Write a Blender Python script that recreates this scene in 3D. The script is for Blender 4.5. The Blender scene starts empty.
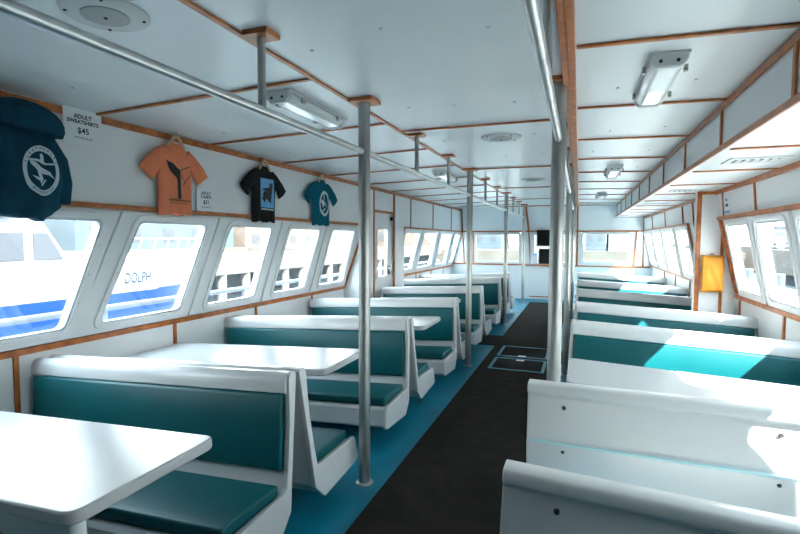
import bpy, bmesh, math, random
from mathutils import Vector, Matrix
random.seed(7)
S = bpy.context.scene
COL = S.collection
PI = math.pi

# ---------------------------------------------------------------- camera
cd = bpy.data.cameras.new('camera'); cam = bpy.data.objects.new('camera', cd); COL.objects.link(cam)
cd.sensor_width = 36.0; cd.lens = 483.63 / 800 * 36; cd.clip_start = 0.05; cd.clip_end = 600
r_ = Vector((0.93780941, 0.34713582, 0.00319927)); u_ = Vector((-0.022732, 0.05221071, 0.99837733)); f_ = Vector((-0.3464055, 0.93636038, -0.05685479))
M = Matrix((r_, u_, -f_)).transposed().to_4x4(); M.translation = Vector((0, 0, 1.55))
cam.matrix_world = M
S.camera = cam
cd.dof.use_dof = False

# ---------------------------------------------------------------- world, sun, exposure
W = bpy.data.worlds.new('world'); S.world = W; W.use_nodes = True
nt = W.node_tree; nt.nodes.clear()
wo = nt.nodes.new('ShaderNodeOutputWorld'); wb = nt.nodes.new('ShaderNodeBackground')
tc = nt.nodes.new('ShaderNodeTexCoord'); sx = nt.nodes.new('ShaderNodeSeparateXYZ'); cr = nt.nodes.new('ShaderNodeValToRGB')
nt.links.new(tc.outputs['Generated'], sx.inputs[0]); nt.links.new(sx.outputs['Z'], cr.inputs[0])
cr.color_ramp.elements[0].position = 0.0; cr.color_ramp.elements[0].color = (1.0, 0.99, 0.97, 1)
cr.color_ramp.elements[1].position = 0.6; cr.color_ramp.elements[1].color = (0.72, 0.86, 1.0, 1)
nt.links.new(cr.outputs[0], wb.inputs[0]); wb.inputs[1].default_value = 2.6
nt.links.new(wb.outputs[0], wo.inputs[0])
sl = bpy.data.lights.new('sun', 'SUN'); sun = bpy.data.objects.new('sun', sl); COL.objects.link(sun)
sl.energy = 11.0; sl.color = (1.0, 0.95, 0.88); sl.angle = math.radians(0.6)
SUN_TO = Vector((1.0, -0.66, 1.13))          # direction towards the sun
sun.rotation_euler = SUN_TO.to_track_quat('Z', 'Y').to_euler(); sun.location = (20, -12, 20)
vs = S.view_settings; vs.view_transform = 'Standard'; vs.look = 'None'; vs.gamma = 1.0; vs.use_curve_mapping = False
vs.exposure = 2.45

# ---------------------------------------------------------------- materials
def mat(name, col, rough=0.5, metal=0.0, noise=0.0, scale=5.0, bump=0.0, bscale=60.0, coat=0.0, spec=0.5, stretch=None, col2=None):
    m = bpy.data.materials.new(name); m.use_nodes = True
    n = m.node_tree; b = n.nodes['Principled BSDF']
    b.inputs['Base Color'].default_value = (*col, 1); b.inputs['Roughness'].default_value = rough
    b.inputs['Metallic'].default_value = metal; b.inputs['Coat Weight'].default_value = coat
    b.inputs['Specular IOR Level'].default_value = spec
    t = n.nodes.new('ShaderNodeTexCoord')
    src = t.outputs['Object']
    if stretch:
        mp = n.nodes.new('ShaderNodeMapping'); mp.inputs['Scale'].default_value = stretch
        n.links.new(src, mp.inputs[0]); src = mp.outputs[0]
    if noise > 0:
        nz = n.nodes.new('ShaderNodeTexNoise'); nz.inputs['Scale'].default_value = scale; nz.inputs['Detail'].default_value = 5
        n.links.new(src, nz.inputs['Vector'])
        mx = n.nodes.new('ShaderNodeMix'); mx.data_type = 'RGBA'
        c2 = col2 or tuple(c * (1 - noise) for c in col)
        mx.inputs[6].default_value = (*c2, 1); mx.inputs[7].default_value = (*tuple(min(1, c * (1 + noise * .4)) for c in col), 1)
        rm = n.nodes.new('ShaderNodeMapRange'); rm.inputs[1].default_value = .3; rm.inputs[2].default_value = .7
        n.links.new(nz.outputs[0], rm.inputs[0]); n.links.new(rm.outputs[0], mx.inputs[0]); n.links.new(mx.outputs[2], b.inputs['Base Color'])
    if bump > 0:
        bz = n.nodes.new('ShaderNodeTexNoise'); bz.inputs['Scale'].default_value = bscale; bz.inputs['Detail'].default_value = 4
        n.links.new(src, bz.inputs['Vector'])
        bp = n.nodes.new('ShaderNodeBump'); bp.inputs['Strength'].default_value = bump; bp.inputs['Distance'].default_value = .01
        n.links.new(bz.outputs[0], bp.inputs['Height']); n.links.new(bp.outputs[0], b.inputs['Normal'])
    return m

laminate = mat('white_laminate', (.84, .85, .85), .38, noise=.03, scale=2)
ceil_m = mat('ceiling_laminate', (.76, .79, .80), .32, noise=.05, scale=1.2, bump=.02, bscale=3)
wood = mat('varnished_wood', (.52, .155, .035), .35, noise=.45, scale=14, stretch=(1, 1, 1), bump=.05, bscale=80)
frp = mat('white_fibreglass', (.60, .61, .61), .3, noise=.02, scale=3, bump=.03, bscale=25, coat=.2)
frame_m = mat('window_frame_white', (.82, .82, .82), .4)
alu = mat('aluminium', (.62, .64, .65), .35, metal=.7)
table_m = mat('table_gelcoat', (.46, .47, .475), .28, noise=.03, scale=2, spec=.4)
teal_v = mat('teal_vinyl', (.0, .085, .098), .4, noise=.12, scale=3, bump=.12, bscale=220, spec=.3)
teal_f = mat('teal_deck_paint', (.0, .175, .27), .45, noise=.2, scale=3, bump=.03, bscale=12, spec=.3)
carpet_m = mat('black_carpet', (.026, .022, .019), .95, noise=.3, scale=9, bump=.6, bscale=400, spec=.1)
steel = mat('galvanised_pipe', (.48, .49, .47), .36, metal=.85, noise=.3, scale=9, stretch=(1, 1, .35))
rail_m = mat('rail_pipe', (.66, .66, .65), .3, metal=.8, noise=.15, scale=9)
plastic = mat('fixture_plastic', (.62, .64, .64), .45)
lens_m = mat('fixture_lens', (.80, .82, .82), .22, coat=.3)
black = mat('black_plastic', (.012, .013, .014), .3)
dark = mat('dark_hole', (.03, .028, .025), .7)
orange_m = mat('orange_pouch', (.85, .33, .02), .6, noise=.15, scale=8, bump=.1, bscale=20)
paper = mat('paper', (.82, .84, .86), .6)
ink = mat('print_ink', (.02, .02, .022), .6)
coral = mat('coral_cotton', (.85, .25, .12), .9, noise=.08, scale=12, bump=.15, bscale=300, spec=.2)
blackc = mat('black_cotton', (.012, .013, .013), .9, bump=.15, bscale=300, spec=.2)
tealc = mat('teal_cotton', (.0, .115, .18), .9, noise=.08, scale=12, bump=.15, bscale=300, spec=.2)
navyc = mat('navy_fleece', (.006, .058, .092), .95, noise=.25, scale=9, bump=.2, bscale=250, spec=.2)
whitep = mat('white_print', (.55, .66, .70), .8)
bluep = mat('blue_print', (.16, .45, .75), .8)
hangw = mat('hanger_wood', (.62, .43, .25), .5)
poster_m = mat('poster_blue', (.30, .48, .66), .5, noise=.5, scale=20, col2=(.8, .85, .9))
hull_w = mat('boat_white', (.15, .155, .16), .4)
hull_b = mat('boat_blue', (.002, .020, .095), .35)
boat_win = mat('boat_window', (.03, .033, .04), .5)
tan_m = mat('concrete', (.058, .052, .044), .9, noise=.25, scale=.8)
dockdark = mat('dock_shadow', (.012, .02, .028), .8, noise=.4, scale=1.5)  # near-black colour stands in for shade below the pier and sea wall
bld_a = mat('building_cream', (.075, .058, .047), .9, noise=.2, scale=.5)
bld_b = mat('building_blue', (.035, .052, .066), .8, noise=.3, scale=.5)
bld_c = mat('building_white', (.085, .086, .09), .8)
red_m = mat('building_red', (.16, .06, .04), .8)
rock = mat('rock', (.065, .065, .065), .95, noise=.5, scale=2, bump=.6, bscale=3)
water_m = mat('water', (.26, .30, .30), .3, noise=.3, scale=.5, bump=.4, bscale=2.5)  # pale colour stands in for water glare and throws light onto the ceiling
deck_m = mat('deck_white', (.8, .8, .8), .5)  # kept bright to bounce more light up to the cabin ceiling
piling_m = mat('piling_white', (.10, .098, .095), .8, noise=.25, scale=2)

glass = bpy.data.materials.new('window_glass'); glass.use_nodes = True
n = glass.node_tree; n.nodes.clear()
o = n.nodes.new('ShaderNodeOutputMaterial'); mx = n.nodes.new('ShaderNodeMixShader'); tr = n.nodes.new('ShaderNodeBsdfTransparent'); gl = n.nodes.new('ShaderNodeBsdfGlossy')
tr.inputs[0].default_value = (.93, .97, .97, 1); gl.inputs['Roughness'].default_value = .02; mx.inputs[0].default_value = .06
n.links.new(tr.outputs[0], mx.inputs[1]); n.links.new(gl.outputs[0], mx.inputs[2]); n.links.new(mx.outputs[0], o.inputs[0])

# ---------------------------------------------------------------- helpers
def link(name, bm, m, parent=None, smooth=False, bevel=0.0, segs=2, loc=None):
    bmesh.ops.recalc_face_normals(bm, faces=bm.faces)
    me = bpy.data.meshes.new(name); bm.to_mesh(me); bm.free()
    ms = m if isinstance(m, (list, tuple)) else [m]
    for k in ms: me.materials.append(k)
    ob = bpy.data.objects.new(name, me); COL.objects.link(ob)
    if loc is not None: ob.location = loc
    if smooth or bevel:
        for p in me.polygons: p.use_smooth = True
        try: me.set_sharp_from_angle(angle=math.radians(35))
        except Exception: pass
    if bevel:
        md = ob.modifiers.new('bevel', 'BEVEL'); md.width = bevel; md.segments = segs; md.limit_method = 'ANGLE'; md.angle_limit = math.radians(40)
        md.harden_normals = True
    if parent: ob.parent = parent
    return ob
def struct(ob): ob['kind'] = 'structure'; return ob
def tag(ob, label, cat, group=None, kind=None):
    ob['label'] = label; ob['category'] = cat
    if group: ob['group'] = group
    if kind: ob['kind'] = kind
    return ob
def empty(name, loc=(0, 0, 0), rot=(0, 0, 0)):
    ob = bpy.data.objects.new(name, None); COL.objects.link(ob); ob.location = loc; ob.rotation_euler = rot; ob.empty_display_size = .1
    return ob
def children(o): return [c for c in o.children]
def copy_tree(o, parent=None):
    c = o.copy(); COL.objects.link(c)
    if parent: c.parent = parent
    for ch in children(o): copy_tree(ch, c)
    return c
def box(bm, x0, x1, y0, y1, z0, z1, mi=0):
    v = [bm.verts.new(p) for p in [(x0, y0, z0), (x1, y0, z0), (x1, y1, z0), (x0, y1, z0), (x0, y0, z1), (x1, y0, z1), (x1, y1, z1), (x0, y1, z1)]]
    for f in [(0, 1, 2, 3), (4, 5, 6, 7), (0, 1, 5, 4), (1, 2, 6, 5), (2, 3, 7, 6), (3, 0, 4, 7)]:
        bm.faces.new([v[i] for i in f]).material_index = mi
    return v
def prism(bm, A, B, mi=0):
    """closed prism between two polygons with equal counts"""
    a = [bm.verts.new(p) for p in A]; b = [bm.verts.new(p) for p in B]; n = len(a)
    bm.faces.new(a).material_index = mi; bm.faces.new(b).material_index = mi
    for i in range(n): bm.faces.new([a[i], a[(i + 1) % n], b[(i + 1) % n], b[i]]).material_index = mi
def tube(bm, p0, p1, r, n=16, r1=None, mi=0):
    p0 = Vector(p0); p1 = Vector(p1); d = (p1 - p0).normalized()
    a = d.orthogonal().normalized(); b = d.cross(a); r1 = r if r1 is None else r1
    A = [p0 + (a * math.cos(2 * PI * i / n) + b * math.sin(2 * PI * i / n)) * r for i in range(n)]
    B = [p1 + (a * math.cos(2 * PI * i / n) + b * math.sin(2 * PI * i / n)) * r1 for i in range(n)]
    prism(bm, A, B, mi)
def lathe(bm, prof, c, n=32, axis='Z', mi=0):
    rings = []
    for (r, h) in prof:
        ring = []
        for i in range(n):
            t = 2 * PI * i / n
            p = (c[0] + r * math.cos(t), c[1] + r * math.sin(t), c[2] + h)
            ring.append(bm.verts.new(p))
        rings.append(ring)
    for k in range(len(rings) - 1):
        for i in range(n): bm.faces.new([rings[k][i], rings[k][(i + 1) % n], rings[k + 1][(i + 1) % n], rings[k + 1][i]]).material_index = mi
    bm.faces.new(rings[0]).material_index = mi; bm.faces.new(rings[-1]).material_index = mi
def ring(bm, O, I, off, mi=0):
    """frame between outer loop O and inner loop I, front offset vector off"""
    off = Vector(off); n = len(O)
    o0 = [bm.verts.new(p) for p in O]; i0 = [bm.verts.new(p) for p in I]
    o1 = [bm.verts.new(Vector(p) + off) for p in O]; i1 = [bm.verts.new(Vector(p) + off) for p in I]
    for k in range(n):
        j = (k + 1) % n
        for q in ([o0[k], o0[j], i0[j], i0[k]], [o1[k], o1[j], i1[j], i1[k]], [o0[k], o0[j], o1[j], o1[k]], [i0[k], i0[j], i1[j], i1[k]]):
            bm.faces.new(q).material_index = mi
def fillet(pts, r, seg=6):
    """2-D polygon with rounded corners"""
    out = []; n = len(pts)
    for i in range(n):
        p = Vector(pts[i]); a = (Vector(pts[i - 1]) - p); b = (Vector(pts[(i + 1) % n]) - p)
        ang = a.angle(b); d = min(r / math.tan(ang / 2), a.length * .49, b.length * .49)
        pa = p + a.normalized() * d; pb = p + b.normalized() * d
        for k in range(seg + 1):
            t = k / seg
            q = pa * (1 - t) ** 2 + p * 2 * t * (1 - t) + pb * t ** 2
            out.append((q.x, q.y))
    return out
def inset(quad, d):
    """inset a convex 2-D polygon by d (negative grows)"""
    n = len(quad); c = sum((Vector(q) for q in quad), Vector((0, 0))) / n; L = []
    for i in range(n):
        a = Vector(quad[i]); b = Vector(quad[(i + 1) % n]); e = (b - a).normalized(); nn = Vector((-e.y, e.x))
        if nn.dot(c - a) < 0: nn = -nn
        L.append((a + nn * d, e))
    out = []
    for i in range(n):
        (p, e), (q, g) = L[i - 1], L[i]
        den = e.x * g.y - e.y * g.x
        t = ((q.x - p.x) * g.y - (q.y - p.y) * g.x) / den
        out.append((p.x + e.x * t, p.y + e.y * t))
    return out
def text_bm(txt, size, M4, bm=None, bold=0.0, mi=0, fn=None, align='CENTER', ext=0.0004):
    cu = bpy.data.curves.new('t', 'FONT'); cu.body = txt; cu.size = size; cu.align_x = align; cu.align_y = 'CENTER'; cu.offset = bold; cu.resolution_u = 3
    ob = bpy.data.objects.new('t', cu); COL.objects.link(ob)
    dg = bpy.context.evaluated_depsgraph_get(); me = bpy.data.meshes.new_from_object(ob.evaluated_get(dg))
    bpy.data.objects.remove(ob); bpy.data.curves.remove(cu)
    if bm is None: bm = bmesh.new()
    base = len(bm.verts)
    vs_ = []
    for v in me.vertices:
        p = fn(v.co) if fn else M4 @ v.co
        vs_.append(bm.verts.new(p))
    for p in me.polygons:
        try: bm.faces.new([vs_[i] for i in p.vertices]).material_index = mi
        except ValueError: pass
    bpy.data.meshes.remove(me)
    return bm

# ================================================================ SETTING
XC = -.744
zc = lambda x: 2.404 - .01155 * (x - XC) ** 2
zf = lambda x: .0037 - .01374 * (x - XC) ** 2
Y0, Y1 = -3.0, 13.1
XL = -2.936
def PV(y, z, d=0.0): return Vector((XL + d, y, z))                              # upright part of the left wall, d = into the room
def PL(y, z, d=0.0): return Vector((XL - .36 * max(0, 1.755 - max(z, .84)) + d, y, z))     # below the window heads the left side leans out
def PR(y, z, d=0.0): return Vector((1.40 + (2.05 - max(z, .94)) * .085 + .17 * max(0, 1.775 - max(z, .94)) - d, y, z))
def PU(y, z, d=0.0): return Vector((1.40 + (2.05 - z) * .085 - d, y, z))          # upright part of the right wall
def PF(x, z, d=0.0): return Vector((x, 12.45 + (2.42 - z) * .26 - d, z))         # raked front wall

def camber(name, fn, xs, y0, y1, th, m):
    bm = bmesh.new(); ys = [y0, y1]
    A = [bm.verts.new((x, y0, fn(x))) for x in xs]; B = [bm.verts.new((x, y1, fn(x))) for x in xs]
    C = [bm.verts.new((x, y0, fn(x) + th)) for x in xs]; D = [bm.verts.new((x, y1, fn(x) + th)) for x in xs]
    for i in range(len(xs) - 1):
        bm.faces.new([A[i], A[i + 1], B[i + 1], B[i]]); bm.faces.new([C[i], C[i + 1], D[i + 1], D[i]])
        bm.faces.new([A[i], A[i + 1], C[i + 1], C[i]]); bm.faces.new([B[i], B[i + 1], D[i + 1], D[i]])
    bm.faces.new([A[0], B[0], D[0], C[0]]); bm.faces.new([A[-1], B[-1], D[-1], C[-1]])
    return link(name, bm, m, smooth=True)
lin = lambda a, b, n: [a + (b - a) * i / n for i in range(n + 1)]
struct(camber('floor', zf, lin(-3.68, 1.95, 28), Y0, Y1 + .3, -.08, teal_f))
struct(camber('ceiling', zc, lin(-3.02, 1.5, 24), Y0, 12.52, .08, ceil_m))

def flat(polys, P, th=-.06, name='wall', m=laminate, parent=None):
    bm = bmesh.new()
    for q in polys: prism(bm, [P(*p) for p in q], [P(p[0], p[1], th) for p in q])
    return link(name, bm, m, parent)
# ---- windows description (quads in wall coordinates: bl, br, tr, tl)
LW1 = [[(2.44, .92), (3.22, .92), (3.29, 1.705), (2.60, 1.705)], [(3.50, .92), (4.24, .92), (4.21, 1.705), (3.56, 1.705)], [(4.54, .92), (5.23, .92), (5.19, 1.705), (4.51, 1.705)], [(5.56, .92), (6.30, .92), (6.14, 1.705), (5.47, 1.705)]]
LW1 = [[(1.48 - .95 * k, .92), (2.23 - .95 * k, .92), (2.34 - .95 * k, 1.705), (1.63 - .95 * k, 1.705)] for k in (1, 0)] + LW1
LW1 = [[(q[0][0] - .03, q[0][1] - .02), (q[1][0] + .03, q[1][1] - .02), (q[2][0] + .03, q[2][1] + .01), (q[3][0] - .03, q[3][1] + .01)] for q in LW1]
LW2 = [[(8.40, .915), (9.36, .915), (9.14, 1.72), (8.22, 1.72)], [(9.66, .915), (10.76, .915), (10.34, 1.72), (9.31, 1.72)],
       [(11.04, .915), (12.06, .915), (11.68, 1.72), (10.56, 1.72)], [(12.26, .915), (12.78, .915), (12.58, 1.72), (11.90, 1.72)]]
RW1 = [[(5.30 + .855 * k, .99), (6.02 + .855 * k, .99), (5.86 + .855 * k, 1.745), (5.15 + .855 * k, 1.745)] for k in range(-5, 1)]
RW2 = [[(7.98, .99), (8.92, .99), (8.70, 1.74), (7.78, 1.74)], [(9.12, .99), (10.25, .99), (10.02, 1.74), (8.86, 1.74)],
       [(10.43, .99), (11.54, .99), (11.32, 1.74), (10.18, 1.74)], [(11.72, .99), (12.76, .99), (12.58, 1.74), (11.48, 1.74)]]
def strips(quads, zb, zt, ystart, yend_b, yend_t):
    """solid wall pieces left and right of and between the windows in the band zb..zt"""
    out = []
    def at(a, b, z): t = (z - a[1]) / (b[1] - a[1]); return a[0] + (b[0] - a[0]) * t
    prev = None
    for q in quads:
        lb, lt = at(q[0], q[3], zb), at(q[0], q[3], zt); rb, rt = at(q[1], q[2], zb), at(q[1], q[2], zt)
        if prev is None: out.append([(ystart, zb), (lb, zb), (lt, zt), (ystart, zt)])
        else: out.append([(prev[0], zb), (lb, zb), (lt, zt), (prev[1], zt)])
        prev = (rb, rt)
    out.append([(prev[0], zb), (yend_b, zb), (yend_t, zt), (prev[1], zt)])
    return out
def top_bot(quads, zb, zt):
    out = []
    for q in quads:
        out += [[(q[0][0] - .3, zb), (q[1][0] + .3, zb), (q[1][0], q[1][1]), (q[0][0], q[0][1])], [(q[3][0], q[3][1]), (q[2][0], q[2][1]), (q[2][0] + .3, zt), (q[3][0] - .3, zt)]]
    return out
LP = [[(Y0, -.2), (6.44, -.2), (6.44, .84), (Y0, .84)], [(Y0, .84), (6.44, .84), (6.44, .90), (Y0, .90)], [(8.12, -.2), (13.3, -.2), (12.97, .84), (8.12, .84)], [(8.12, .84), (12.97, .84), (12.95, .915), (8.12, .915)], [(8.12, 1.72), (12.66, 1.72), (12.65, 1.755), (8.12, 1.755)], [(Y0, 1.715), (6.44, 1.715), (6.44, 1.755), (Y0, 1.755)]]
LP += strips(LW1, .90, 1.715, Y0, 6.44, 6.44) + strips(LW2, .915, 1.72, 8.12, 12.88, 12.66)
VP = [[(Y0, 1.755), (6.44, 1.755), (6.44, 2.37), (Y0, 2.37)], [(8.12, 1.755), (12.65, 1.755), (12.46, 2.37), (8.12, 2.37)], [(6.44, -.2), (6.80, -.2), (6.80, 2.37), (6.44, 2.37)], [(7.62, -.2), (8.12, -.2), (8.12, 2.37), (7.62, 2.37)], [(6.80, 1.985), (7.62, 1.985), (7.62, 2.37), (6.80, 2.37)]]
bm = bmesh.new()
for q in LP: prism(bm, [PL(*p) for p in q], [PL(p[0], p[1], -.06) for p in q])
for q in VP: prism(bm, [PV(*p) for p in q], [PV(p[0], p[1], -.06) for p in q])
for y in (6.42, 8.12): prism(bm, [PV(y, 1.755), PV(y, -.2), PL(y, -.2), PL(y, .84)], [PV(y + .02, 1.755), PV(y + .02, -.2), PL(y + .02, -.2), PL(y + .02, .84)])
struct(link('wall_left', bm, laminate))
RP = [[(Y0, -.2), (13.3, -.2), (12.96, .94), (Y0, .94)], [(Y0, .94), (12.96, .94), (12.95, .99), (Y0, .99)], [(Y0, 1.745), (12.66, 1.745), (12.65, 1.775), (Y0, 1.775)], [(Y0, 1.775), (12.65, 1.775), (12.46, 2.42), (Y0, 2.42)]]
RP += strips(RW1, .99, 1.745, Y0, 7.3, 7.3) + strips(RW2, .99, 1.74, 7.3, 12.86, 12.66)
bm = bmesh.new()
for q in RP: prism(bm, [PR(*p) for p in q], [PR(p[0], p[1], -.06) for p in q])
struct(link('wall_right', bm, laminate))
FW = [[(-2.60, .93), (-1.40, .93), (-1.40, 1.735), (-2.60, 1.735)], [(-1.12, .93), (-.16, .93), (-.16, 1.735), (-1.12, 1.735)], [(.04, .965), (1.15, .965), (1.17, 1.745), (.04, 1.745)]]
FP = [[(-3.7, -.2), (1.95, -.2), (1.70, .93), (-3.3, .93)], [(-3.0, 1.735), (1.46, 1.735), (1.40, 2.42), (-3.0, 2.42)],
      [(-3.3, .93), (-2.60, .93), (-2.60, 1.735), (-3.0, 1.735)], [(-1.40, .93), (-1.12, .93), (-1.12, 1.735), (-1.40, 1.735)],
      [(-.16, .93), (.04, .93), (.04, 1.735), (-.16, 1.735)], [(1.15, .93), (1.70, .93), (1.50, 1.745), (1.17, 1.745)], [(.04, .93), (1.15, .93), (1.15, .965), (.04, .965)]]
struct(flat(FP, PF, -.06, 'wall_front'))
bm = bmesh.new(); box(bm, -3.68, 1.95, Y0 - .06, Y0, -.2, 2.45)
struct(link('wall_rear', bm, laminate))
# soffit along the right side
bm = bmesh.new(); box(bm, .795, 1.44, Y0, 12.5, 2.09, 2.45)
struct(link('ceiling', bm, ceil_m)).name = 'ceiling_soffit'

# ---- windows: casing plate, metal frame, pane
wn = [0]
def window(q, P, casing=True, rad=.075, left=.12, right=.05, label=None):
    wn[0] += 1
    c = P(sum(p[0] for p in q) / 4, sum(p[1] for p in q) / 4)
    e = empty('window_%d' % wn[0], c); e['kind'] = 'structure'
    L = lambda bm: bmesh.ops.translate(bm, verts=bm.verts, vec=-c)
    O = fillet(q, .004); I = fillet(inset(q, .008), rad)
    if casing:
        s = (q[3][0] - q[0][0]) / (q[3][1] - q[0][1]); s2 = (q[2][0] - q[1][0]) / (q[2][1] - q[1][1])
        OQ = [(q[0][0] - left - s * .03, q[0][1] - .03), (q[1][0] + right - s2 * .03, q[1][1] - .03), (q[2][0] + right + s2 * .02, q[2][1] + .02), (q[3][0] - left + s * .02, q[3][1] + .02)]
        bm = bmesh.new(); ring(bm, [P(*p, .0) for p in fillet(OQ, .004)], [P(*p, .0) for p in I], P(0, 1, .022) - P(0, 1, 0)); L(bm)
        link('window_casing', bm, frame_m, e, bevel=.004)
    base = .022 if casing else 0
    O2 = fillet(inset(q, -.002), rad + .01); I2 = fillet(inset(q, .032), rad - .015); I3 = fillet(inset(q, .046), rad - .025)
    off = lambda d: P(0, 1, d) - P(0, 1, 0)
    bm = bmesh.new(); ring(bm, [P(*p, base) for p in O2], [P(*p, base) for p in I2], off(.012)); ring(bm, [P(*p, -.05) for p in fillet(inset(q, .012), rad)], [P(*p, -.05) for p in I3], off(.072)); L(bm)
    fr = link('window_frame', bm, frame_m, e, bevel=.003)
    bm = bmesh.new(); ring(bm, [P(*p, -.012) for p in fillet(inset(q, .04), rad - .02)], [P(*p, -.012) for p in fillet(inset(q, .052), rad - .028)], off(.036)); L(bm)
    link('window_gasket', bm, alu, fr)
    # small fixing screws round the frame
    bm = bmesh.new(); mid = inset(q, .018)
    for i in range(4):
        a = Vector(mid[i]); b = Vector(mid[(i + 1) % 4]); k = 3
        for j in range(1, k + 1):
            p = a.lerp(b, j / (k + 1)); w = P(p.x, p.y, base + .011); tube(bm, w, w + off(.004), .005, 8)
    L(bm); link('frame_screws', bm, alu, fr)['kind'] = 'stuff'
    bm = bmesh.new(); G = fillet(inset(q, .04), rad - .02); prism(bm, [P(*p, -.018) for p in G], [P(*p, -.024) for p in G]); L(bm)
    link('pane', bm, glass, e)
    return e
for q in LW1: window(q, PL)
for q in LW2: window(q, PL, casing=True, left=.05, right=.05, rad=.05)
for q in RW1: window(q, PR, left=.035, right=.035)
for q in RW2: window(q, PR, casing=True, left=.04, right=.04, rad=.05)
for q in FW: window(q, PF, casing=False, rad=.04)

# ---- doors
e = empty('door_1', PV(7.2, 0)); e['kind'] = 'structure'
bm = bmesh.new(); dq = [(6.80, -.06), (7.62, -.06), (7.62, 1.985), (6.80, 1.985)]; hq = [(6.90, .95), (7.32, .95), (7.36, 1.72), (6.94, 1.72)]
ring(bm, [PV(*p, -.05) - PV(7.2, 0) for p in fillet(dq, .003)], [PV(*p, -.05) - PV(7.2, 0) for p in fillet(hq, .06)], (.035, 0, 0))
link('door_slab', bm, laminate, e)
bm = bmesh.new(); ring(bm, [PV(*p, -.015) - PV(7.2, 0) for p in fillet(inset(hq, -.03), .07)], [PV(*p, -.015) - PV(7.2, 0) for p in fillet(inset(hq, .012), .05)], (.015, 0, 0)); link('window_frame', bm, frame_m, e)
bm = bmesh.new(); G = fillet(hq, .06); prism(bm, [PV(*p, -.035) - PV(7.2, 0) for p in G], [PV(*p, -.03) - PV(7.2, 0) for p in G]); link('pane', bm, glass, e)
bm = bmesh.new(); box(bm, -.02, .04, .20, .24, .98, 1.12); tube(bm, (.03, .22, 1.08), (.03, .12, 1.08), .012); link('door_handle', bm, steel, e)
bm = bmesh.new(); box(bm, -.02, .03, .30, .37, 1.86, 1.92); box(bm, -.02, .03, .30, .37, .30, .36); link('hinge', bm, black, e)
# boxed-in column on the right side, its face turned to the cabin
bm = bmesh.new(); box(bm, 1.215, 1.60, 6.20, 6.30, -.12, 2.095)
struct(link('wall_column', bm, laminate, bevel=.004))
# ---- wooden trims
tn = [0]
def trim(A, B, w, P, th=.014, m=wood, ends=None):
    """flat batten from A to B (wall coordinates), width w"""
    tn[0] += 1
    a = Vector(A); b = Vector(B); d = (b - a).normalized(); nn = Vector((-d.y, d.x)) * w / 2
    ts = [0.0, 1.0]
    if P in (PL, PR):
        for zb in ((.84, 1.755) if P is PL else (.94, 1.775)):
            if abs(b.y - a.y) > .3:
                t = (zb - a.y) / (b.y - a.y)
                if .03 < t < .97: ts.append(t)
    ts.sort(); bm = bmesh.new()
    for t0, t1 in zip(ts, ts[1:]):
        p, r = a.lerp(b, t0), a.lerp(b, t1); q = [p + nn, r + nn, r - nn, p - nn]
        prism(bm, [P(v.x, v.y, 0) for v in q], [P(v.x, v.y, th) for v in q])
    # screw heads
    k = max(1, int((b - a).length / .5))
    return struct(link('trim_%d' % tn[0], bm, m, bevel=.003, segs=1))
def PC(x, y, d=0.0): return Vector((x, y, zc(x) - d))
def PS(x, y, d=0.0): return Vector((x, y, 2.09 - d))
def PSF(y, z, d=0.0): return Vector((.795 - d, y, z))
# left wall
trim((Y0, 2.318), (12.47, 2.318), .045, PV, .018)
trim((Y0, 1.762), (6.44, 1.762), .032, PV, .03)
trim((Y0, .842), (6.42, .842), .042, PL, .032); trim((8.14, .842), (12.88, .842), .042, PL, .032)
trim((6.42, .86), (6.42, 1.75), .035, PL, .03)
trim((6.78, -.05), (6.78, 2.30), .035, PV); trim((7.62, -.05), (7.62, 2.30), .045, PV, .022); trim((6.80, 1.985), (7.60, 1.985), .04, PV)
trim((8.14, 1.762), (12.62, 1.762), .03, PV, .03); trim((8.46, .85), (8.15, 1.75), .03, PL, .03); trim((12.86, .85), (12.66, 1.74), .035, PL, .03)
for y in (8.49, 9.94, 11.5): trim((y, 1.77), (y, 2.30), .03, PV)
for y in (-.35, .75, 1.95, 3.21, 4.33, 5.5, 8.7, 9.8, 10.9, 12.0): trim((y, -.1), (y, .83), .032, PL)
# right wall
trim((Y0, 2.068), (12.5, 2.068), .045, PR, .02)
trim((Y0, 1.785), (6.14, 1.785), .04, PR, .03); trim((Y0, .945), (6.22, .945), .045, PR, .032); trim((6.16, .98), (6.06, 1.77), .045, PR, .03)
for y in (-1.1, .9, 2.9, 4.97, 5.95): trim((y, 1.79), (y, 2.06), .03, PR)
trim((7.37, .05), (7.37, 2.06), .03, PR, .02)
def PK(x, z, d=0.0): return Vector((x, 6.20 - d, z))
trim((1.238, .0), (1.238, 2.09), .045, PK, .016); trim((1.468, .0), (1.468, 2.09), .03, PK, .016); trim((1.24, 2.07), (1.455, 2.07), .03, PK, .014)
trim((7.70, 1.775), (12.62, 1.775), .03, PR, .03); trim((7.88, .96), (7.71, 1.775), .03, PR, .03); trim((7.38, .945), (12.86, .945), .035, PR, .032); trim((12.85, .96), (12.66, 1.77), .035, PR, .03)
for y in (8.08, 9.62, 11.2): trim((y, 1.78), (y, 2.06), .035, PR)
for y in (1.6, 2.7, 3.8, 4.9, 6.10, 8.6, 9.8, 11.0): trim((y, -.05), (y, .945), .035, PR)
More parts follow.
